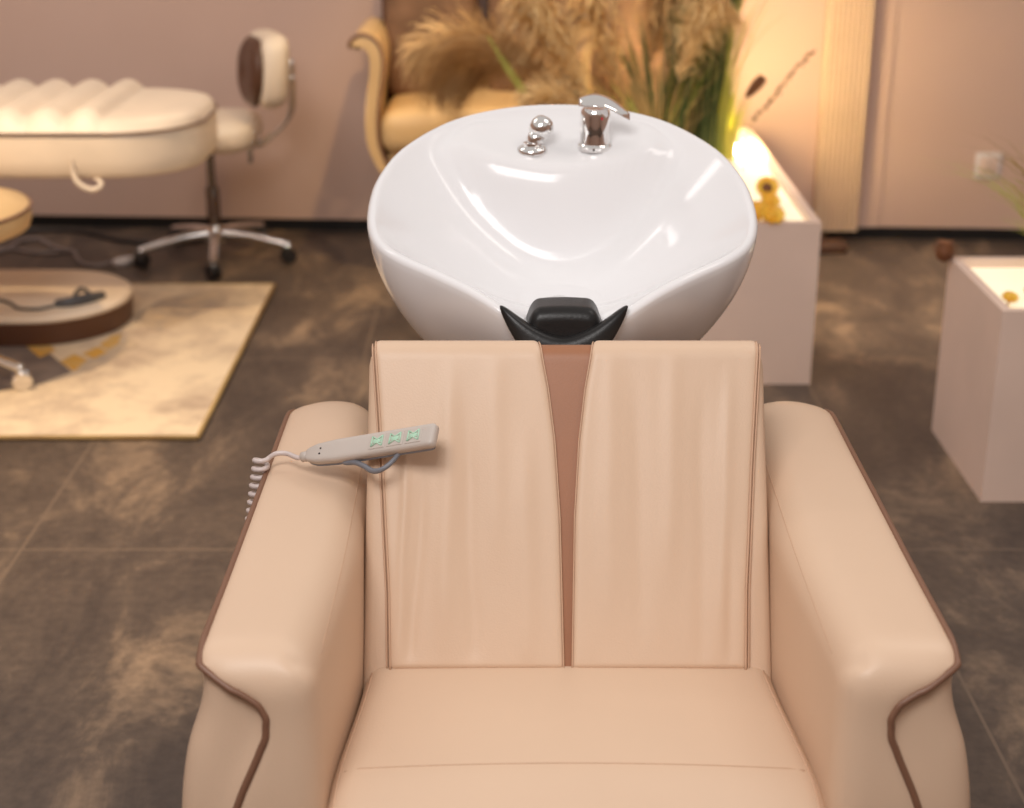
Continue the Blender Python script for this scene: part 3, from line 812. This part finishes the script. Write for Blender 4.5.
# ------------------------------------------------------------------ armchair in the back
AX, AY = -.10, 5.18
ac = thing('armchair', 'tan leather armchair with curled arms and brown back cushions against the back wall', 'armchair', (AX, AY, 0))
def sofa_arm(s):
    # centre line of the slab in x,z (outwards positive), thickness
    CLn = [(.318, .325, .030), (.350, .37, .034), (.374, .43, .038), (.380, .50, .040), (.372, .58, .040), (.360, .65, .040), (.357, .70, .042), (.372, .740, .044), (.405, .757, .038), (.432, .745, .028), (.436, .733, .016)]
    P = [Vector((a*.91, b, c_)) for a, b, c_ in CLn]; P, _ = spline(P, [0]*len(P), 4)
    left = []; right = []
    for i, p in enumerate(P):
        t = (P[min(i+1, len(P)-1)]-P[max(i-1, 0)]); t = Vector((t.x, t.y)).normalized(); nn = Vector((-t.y, t.x))
        left.append((p.x+nn.x*p.z/2, p.y+nn.y*p.z/2)); right.append((p.x-nn.x*p.z/2, p.y-nn.y*p.z/2))
    poly = [(AX+s*a, b) for a, b in left+right[::-1]]
    mb = MB().prism(poly, 4.93, 5.38, 'y', .008)
    o = autosmooth(mb.build('arm', m_tan, ac), 60)
    MB().tube([(AX+s*a, 4.931, b) for a, b in left], .006, 6).build('piping', m_pipe, Sub(o))
for s in (-1, 1): sofa_arm(s)
def seat2(p):
    u = (p.x-AX)/.32; p.z += .018*(1-u*u) if p.z > .5 else 0; return p
vs, fs = cushion((AX-.318, 4.90, .40), (AX+.318, 5.38, .535), (.05, .05, .05), .02, seat2)
mk('seat_cushion', vs, fs, m_tan, ac)
autosmooth(MB().box((AX, 5.18, .36), (.60, .46, .10), .02).build('seat_frame', m_tan, ac))
for k, (x0, x1) in enumerate(((AX-.322, AX-.016), (AX+.016, AX+.322))):
    def bc(p):
        u = (p.x-x0)/(x1-x0)*2-1
        p.y -= .03*(1-u*u)*sin(pi*min(1, max(0, (p.z-.52)/.5)))
        p.y += .10*(p.z-.54); return p
    vs, fs = cushion((x0, 5.22, .53), (x1, 5.32, 1.02), (.04, .045, .05), .02, bc)
    mk('back_cushion', vs, fs, m_taupe, ac)
mb = MB().box((AX, 5.385, .72), (.68, .04, .62), .015, rot=Matrix.Rotation(-.10, 3, 'X')); mb.build('back_frame', m_dbrown, ac)
for x in (-1, 1):
    for y in (5.02, 5.36):
        MB().tube([(AX+x*.27, y, .32), (AX+x*.285, y, 0)], [.02, .013], 12).build('leg', m_dark, ac)
# second seat, brown, right of it
dc = thing('side_chair', 'brown upholstered high-back chair mostly hidden behind the tall grasses', 'chair', (.50, 5.28, 0))
vs, fs = cushion((.33, 5.27, .50), (.67, 5.34, 1.02), (.05, .03, .05), .02, lambda p: Vector((p.x, p.y+.10*(p.z-.5)+.2*(p.x-.5)**2, p.z)))
mk('backrest', vs, fs, m_taupe, dc)
vs, fs = cushion((.32, 5.22, .40), (.68, 5.35, .50), (.04, .04, .04), .02); mk('seat', vs, fs, m_taupe, dc)
for x in (-1, 1):
    for y in (5.24, 5.33): MB().tube([(.50+x*.14, y, .41), (.50+x*.15, y, 0)], [.016, .012], 10).build('leg', m_dark, dc)

# ------------------------------------------------------------------ planters
def planter(name, label, x0, x1, y0, y1, h, lit=.022):
    t = thing(name, label, 'planter', ((x0+x1)/2, (y0+y1)/2, 0))
    w_ = .022; mb = MB(); bt = [0]
    o_ = [(x0, y0), (x1, y0), (x1, y1), (x0, y1)]; i_ = [(x0+w_, y0+w_), (x1-w_, y0+w_), (x1-w_, y1-w_), (x0+w_, y1-w_)]
    vs = [(x, y, 0) for x, y in o_]+[(x, y, h) for x, y in o_]+[(x, y, h) for x, y in i_]+[(x, y, h-.10) for x, y in i_]
    fs = [(0, 1, 2, 3), (12, 13, 14, 15)]
    for k in range(4):
        n_ = (k+1) % 4; fs += [(k, n_, 4+n_, 4+k), (4+k, 4+n_, 8+n_, 8+k), (8+k, 8+n_, 12+n_, 12+k)]
    mk('planter_box', vs, fs, m_planter, t, smooth=False)
    MB().box(((x0+x1)/2, (y0+y1)/2, h-.035), (x1-x0-2*w_-.001, y1-y0-2*w_-.001, .03), .002).build('lit_panel', m_glow, t, smooth=False)
    return t
PZ = .44
p1 = planter('planter', 'large pale box planter with glowing top and tall grasses behind the wash basin', .31, .792, 3.885, 5.17, PZ)
p2 = planter('planter', 'small pale box planter with glowing top at the right edge', 1.033, 1.56, 3.13, 3.56, PZ)
T0 = PZ-.02
MB().lathe([(.045, 0), (.05, .01), (.05, .022), (.046, .024)], (.665, 4.86, T0), 24).build('uplight', m_lamp, p1)
bl = bpy.data.lights.new('planter_uplight_lamp', 'POINT'); bl.energy = 15; bl.color = (1, .74, .38); bl.shadow_soft_size = .05
blo = bpy.data.objects.new('planter_uplight_lamp', bl); COL.objects.link(blo); blo.location = (.665, 4.86, T0+.10)

# ------------------------------------------------------------------ grasses
def blades(n, base, spread, h0, h1, lean_, wdt, droop=.3, bias=(0, 0), seg=7):
    mb = MB()
    for _ in range(n):
        a = random.uniform(0, 2*pi); r = spread*sqrt(random.random())
        p = Vector(base)+Vector((r*cos(a), r*sin(a), 0)); h = random.uniform(h0, h1)
        d = Vector((cos(a)*random.uniform(.2, 1)*lean_+bias[0], sin(a)*random.uniform(.2, 1)*lean_*.7+bias[1], 0))
        pts_ = []; ws = []
        for k in range(seg):
            t = k/(seg-1); pts_.append(p+Vector((0, 0, 1))*h*(t-droop*.35*t**3)+d*h*(t**1.8)); ws.append(wdt*(1-t)**.6*(.7+.6*t)+.0006)
        q = random.uniform(-.9, .9); mb.ribbon(pts_, ws, Vector((cos(q), sin(q), 0)))
    return mb
def plume_obj(fr, stem_pts, rs_len, strands, m, dro=1.0, wid=.0028):
    """stem with a feathery head on its upper part"""
    P, _ = spline([Vector(p) for p in stem_pts], [0]*len(stem_pts), 8)
    s_ = MB().tube(P, [.003*(1-.6*i/len(P)) for i in range(len(P))], 6).build('stem', m_hay, fr)
    mb = MB(); N = len(P)
    for _ in range(strands):
        f = random.random()**.8; i = min(N-2, int((.42+.58*f)*(N-1))); p = P[i]; t = (P[i+1]-P[i]).normalized()
        a = random.uniform(0, 2*pi); o1 = t.orthogonal().normalized(); o2 = t.cross(o1); out = (o1*cos(a)+o2*sin(a))
        L = rs_len*random.uniform(.5, 1)*(.35+.9*sin(pi*min(1, .15+.8*f)))
        q = [p, p+t*L*.45+out*L*.30, p+t*L*.75+out*L*.62-Vector((0, 0, .12*L*dro)), p+t*L*.85+out*L*.95-Vector((0, 0, .45*L*dro))]
        mb.ribbon(q, [wid, wid*1.3, wid, wid*.3], out.cross(t).normalized())
    mb.build('plume', m, fr); return s_
def pampas(label, stem_pts, L, n, m, dro=1.0, leaves=None):
    t = thing('pampas_grass', label, 'ornamental grass', tuple(stem_pts[0]), 'ornamental grasses in the large planter')
    plume_obj(t, stem_pts, L, int(n*1.6), m, dro)
    return t
pampas('golden brown pampas plume leaning far left in front of the armchair', [(.36, 4.30, T0), (.24, 4.32, .60), (.06, 4.35, .76), (-.10, 4.38, .83), (-.24, 4.40, .80)], .15, 900, m_plume)
pampas('drooping golden brown pampas plume over the armchair seat, lower of the two leaning left', [(.37, 4.55, T0), (.24, 4.55, .62), (.09, 4.55, .73), (-.06, 4.55, .75), (-.19, 4.53, .69)], .14, 900, m_plume)
pampas('pale golden pampas plume standing left of the centre, above the spray holder', [(.36, 4.22, T0), (.26, 4.24, .60), (.17, 4.26, .76), (.09, 4.27, .88), (.04, 4.28, .96)], .12, 800, m_plume_l)
pampas('short pale plume bending over beside the golden one', [(.35, 4.10, T0), (.28, 4.11, .56), (.20, 4.12, .66), (.12, 4.12, .72), (.05, 4.12, .71)], .09, 500, m_plume_l)
pampas('large tan pampas plume rising above the mixer tap', [(.39, 4.7, T0), (.40, 4.7, .62), (.42, 4.7, .78), (.45, 4.7, .92), (.46, 4.7, 1.02)], .16, 900, m_plume)
pampas('tan pampas plume arching right among the green blades', [(.42, 4.45, T0), (.45, 4.45, .60), (.49, 4.45, .76), (.53, 4.45, .86), (.58, 4.45, .90)], .12, 600, m_plume_l)
pampas('slim golden plume between the armchair arm and the mixer tap', [(.37, 4.40, T0), (.33, 4.40, .62), (.28, 4.41, .76), (.24, 4.42, .88), (.22, 4.42, .97)], .10, 500, m_plume_l)
def tuft(label, comps, base):
    t = thing('grass_clump', label, 'ornamental grass', base, 'ornamental grasses in the large planter')
    for nm, mb, m in comps: mb.build(nm, m, t)
    return t
tuft('tall dense clump of green blades beside the glowing uplight', [
    ('dark_blades', blades(40, (.55, 4.66, T0), .06, .4, 1.0, .16, .014), m_grass_d),
    ('gold_blades', blades(60, (.66, 4.76, T0), .035, .10, .28, .35, .006, .5), m_grass_y),
    ('green_blades', blades(80, (.56, 4.72, T0), .06, .35, 1.0, .20, .010), m_grass),
    ('yellow_blades', blades(60, (.60, 4.70, T0), .05, .25, .65, .28, .008), m_grass_y),
    ('straw_blades', blades(90, (.56, 4.74, T0), .07, .35, .95, .40, .004, .6), m_hay)], (.56, 4.72, T0))
tuft('olive green clump right behind the mixer tap', [
    ('dark_blades', blades(34, (.44, 4.52, T0), .06, .25, .55, .30, .013), m_grass_d),
    ('green_blades', blades(60, (.43, 4.55, T0), .06, .22, .48, .32, .009), m_grass),
    ('yellow_blades', blades(30, (.41, 4.5, T0), .06, .18, .36, .35, .007), m_grass_y),
    ('straw_blades', blades(60, (.42, 4.55, T0), .08, .25, .5, .6, .0035, .9), m_hay)], (.40, 4.55, T0))
tuft('short straw coloured clump between the two tap fittings', [
    ('straw_blades', blades(90, (.37, 4.30, T0), .05, .25, .50, .4, .006, .5, bias=(-.35, 0)), m_hay),
    ('yellow_blades', blades(24, (.37, 4.3, T0), .05, .18, .38, .15, .012, bias=(-.4, 0)), m_grass_y)], (.37, 4.30, T0))
# broad yellow-green leaf leaning left
lf = MB(); 
lf.ribbon([(.35, 4.2, T0), (.20, 4.25, .55), (.09, 4.3, .64), (.035, 4.3, .70), (-.02, 4.3, .78), (-.066, 4.3, .855)], [.010, .016, .022, .024, .020, .005], Vector((.8, -.1, .55)).normalized())
tag(lf.build('broad_leaf', m_grass_y, loc=(.35, 4.2, T0)), 'broad yellow-green leaf leaning left before the armchair seat', 'leaf')
# lavender-like dry stem to the right
def dry_stem(label, pts_, pod=False):
    t = thing('dried_stem', label, 'dried flower', tuple(pts_[0]))
    P, _ = spline([Vector(p) for p in pts_], [0]*len(pts_), 8)
    MB().tube(P, .0013, 6).build('stem', m_hay, t)
    mb = MB()
    if pod:
        e = P[-1]; d = (P[-1]-P[-4]).normalized(); mb.tube([e-d*.01, e+d*.012, e+d*.04, e+d*.062, e+d*.068], [.004, .013, .017, .014, .004], 12, smooth=4)
        mb.build('seed_head', m_seed, t)
    else:
        for i in range(int(len(P)*.35), len(P)):
            for _ in range(3):
                p = P[i]+Vector((random.uniform(-.008, .008), random.uniform(-.008, .008), random.uniform(-.007, .007)))
                mb.tube([p-Vector((.003, 0, .003)), p, p+Vector((.003, 0, .004))], [.001, .0032, .0006], 5)
        mb.build('seed_head', m_wood, t)
dry_stem('long thin dried seed stem leaning right against the wall', [(.69, 4.58, T0), (.70, 4.6, .54), (.76, 4.6, .625), (.82, 4.62, .70), (.885, 4.64, .765)])
dry_stem('dried stalk with dark brown pod leaning right above the uplight', [(.66, 4.60, T0), (.655, 4.60, .52), (.67, 4.6, .605), (.695, 4.6, .645)], True)
# sunflowers and yellow blooms near the planter's front right corner
def bloom(name, label, p, r, dirv, petals, core):
    t = thing(name, label, 'flower', (p[0], p[1], T0), 'dried yellow flowers in the planters')
    Q = Vector(dirv).to_track_quat('Z', 'Y').to_matrix()
    mb = MB(); p = Vector(p)
    for ring in range(2):
        for k in range(petals):
            a = 2*pi*(k+.5*ring)/petals; d = Vector((cos(a), sin(a), 0)); sd = Vector((-sin(a), cos(a), 0)); u = .35+.35*ring
            pts_ = [d*r*.25, d*r*.6+Vector((0, 0, r*.15*u)), d*r*(1-.12*ring)+Vector((0, 0, r*.45*u))]
            for i in range(2):
                w0 = (.20, .34, .05)[i]*r; w1 = (.20, .34, .05)[i+1]*r
                mb.add([p+Q@(pts_[i]-sd*w0), p+Q@(pts_[i]+sd*w0), p+Q@(pts_[i+1]+sd*w1), p+Q@(pts_[i+1]-sd*w1)], [(0, 1, 2, 3)])
    mb.build('petals', m_petal, t, smooth=False)
    MB().lathe([(r*.42, 0), (r*.44, r*.08), (r*.30, r*.22), (0, r*.26)], p, 16, Q).build('flower_center', core, t)
    MB().tube([p, Vector((p.x, p.y+.01, T0))], .003, 6).build('stem', m_hay, t)
gp = 'yellow dried flowers at the front corner of the large planter'
bloom('sunflower', 'small sunflower with dark brown centre, topmost bloom by the basin edge', tuple(G(767, 188, .475)), .034, (0, -.75, .65), 12, m_seed)
bloom('yellow_flower', 'yellow bloom just below the dark centred sunflower', tuple(G(770, 201, .465)), .030, (.2, -.5, .9), 10, m_petal)
bloom('yellow_flower', 'yellow bloom nearest the front corner of the large planter', tuple(G(772, 215, .455)), .036, (.1, -.6, .8), 10, m_petal)
bloom('yellow_flower', 'yellow bloom half hidden behind the basin rim', tuple(G(757, 212, .46)), .034, (-.1, -.6, .8), 10, m_petal)

# right planter: pine cone on the corner, grasses
pc = G(942, 252, PZ+.012)
m_cone = mat('cone_brown', s2l(150, 98, 62), .6, nscale=40, col2=s2l(110, 66, 40))
mb = MB().lathe([(.004, -.02), (.014, -.014), (.017, 0), (.013, .014), (.003, .024)], pc, 14)
for k in range(44):
    a = k*2.4; zz = -.016+.036*k/44; rr = .018*(1-abs(zz)/.03)+.004
    d = Vector((cos(a), sin(a), .35)).normalized(); sd = Vector((-sin(a), cos(a), 0)); b_ = Vector(pc)+Vector((0, 0, zz))
    mb.add([b_+d*rr*.4-sd*.005, b_+d*rr*.4+sd*.005, b_+d*(rr+.006)+sd*.003, b_+d*(rr+.006)-sd*.003], [(0, 1, 2, 3)])
cone = mb.build('pine_cone', m_cone, loc=(pc.x, pc.y, PZ)); cone.rotation_euler = (0, 0, 0)
cone.location.x += .004; cone.location.y -= .008; cone.scale = (1.25, 1.25, 1.15)
tag(cone, 'small brown pine cone on the back left corner of the right planter', 'pine cone')
t = thing('grass_clump', 'arching dry grass clump growing in the right planter', 'ornamental grass', (1.26, 3.40, T0))
blades(130, (1.26, 3.40, T0), .04, .22, .5, .6, .0042, .9, bias=(-.12, 0)).build('straw_blades', m_hay, t)
blades(50, (1.25, 3.40, T0), .04, .18, .42, .7, .0055, .9, bias=(-.2, 0)).build('yellow_blades', m_grass_y, t)
bloom('yellow_flower', 'yellow bloom lying in the right planter', tuple(G(1010, 298, .44)), .02, (0, -.4, .9), 9, m_petal)
bloom('yellow_flower', 'yellow bloom at the right border of the right planter', tuple(G(1032, 292, .44)), .02, (0, -.4, .9), 9, m_petal)

# ------------------------------------------------------------------ fluted screen, socket
sc = thing('fluted_screen', 'tall narrow cream fluted panel standing before the back wall on a wooden foot', 'screen', (1.13, 5.33, 0))
mb = MB().box((1.14, 5.37, 1.42), (.155, .05, 2.76), .003)
for k in range(9):
    mb.tube([(1.072+.017*k, 5.346, .042), (1.072+.017*k, 5.346, 2.79)], .008, 8)
autosmooth(mb.build('fluted_panel', m_screen, sc))
MB().box((1.095, 5.24, .016), (.12, .10, .032), .006).build('foot', m_wood, sc)
MB().box((1.075, 5.32, .025), (.03, .15, .035), .006).build('foot_bar', m_wood, sc)
px, pzz = (1.66, .27)
yy = wy(px)
so = thing('wall_socket', 'small white square wall socket on the right part of the back wall', 'wall socket', (px, yy, pzz))
MB().box((px, yy-.005, pzz), (.092, .010, .092), .004).build('socket_plate', m_white, so)
MB().box((px, yy-.011, pzz), (.066, .004, .066), .002).build('socket_face', m_planter, so)
mb = MB()
for dx, dz in ((-.01, -.012), (.01, -.012), (0, .012)): mb.box((px+dx, yy-.0135, pzz+dz), (.003, .002, .010), 0)
mb.build('socket_slot', m_dark, so)
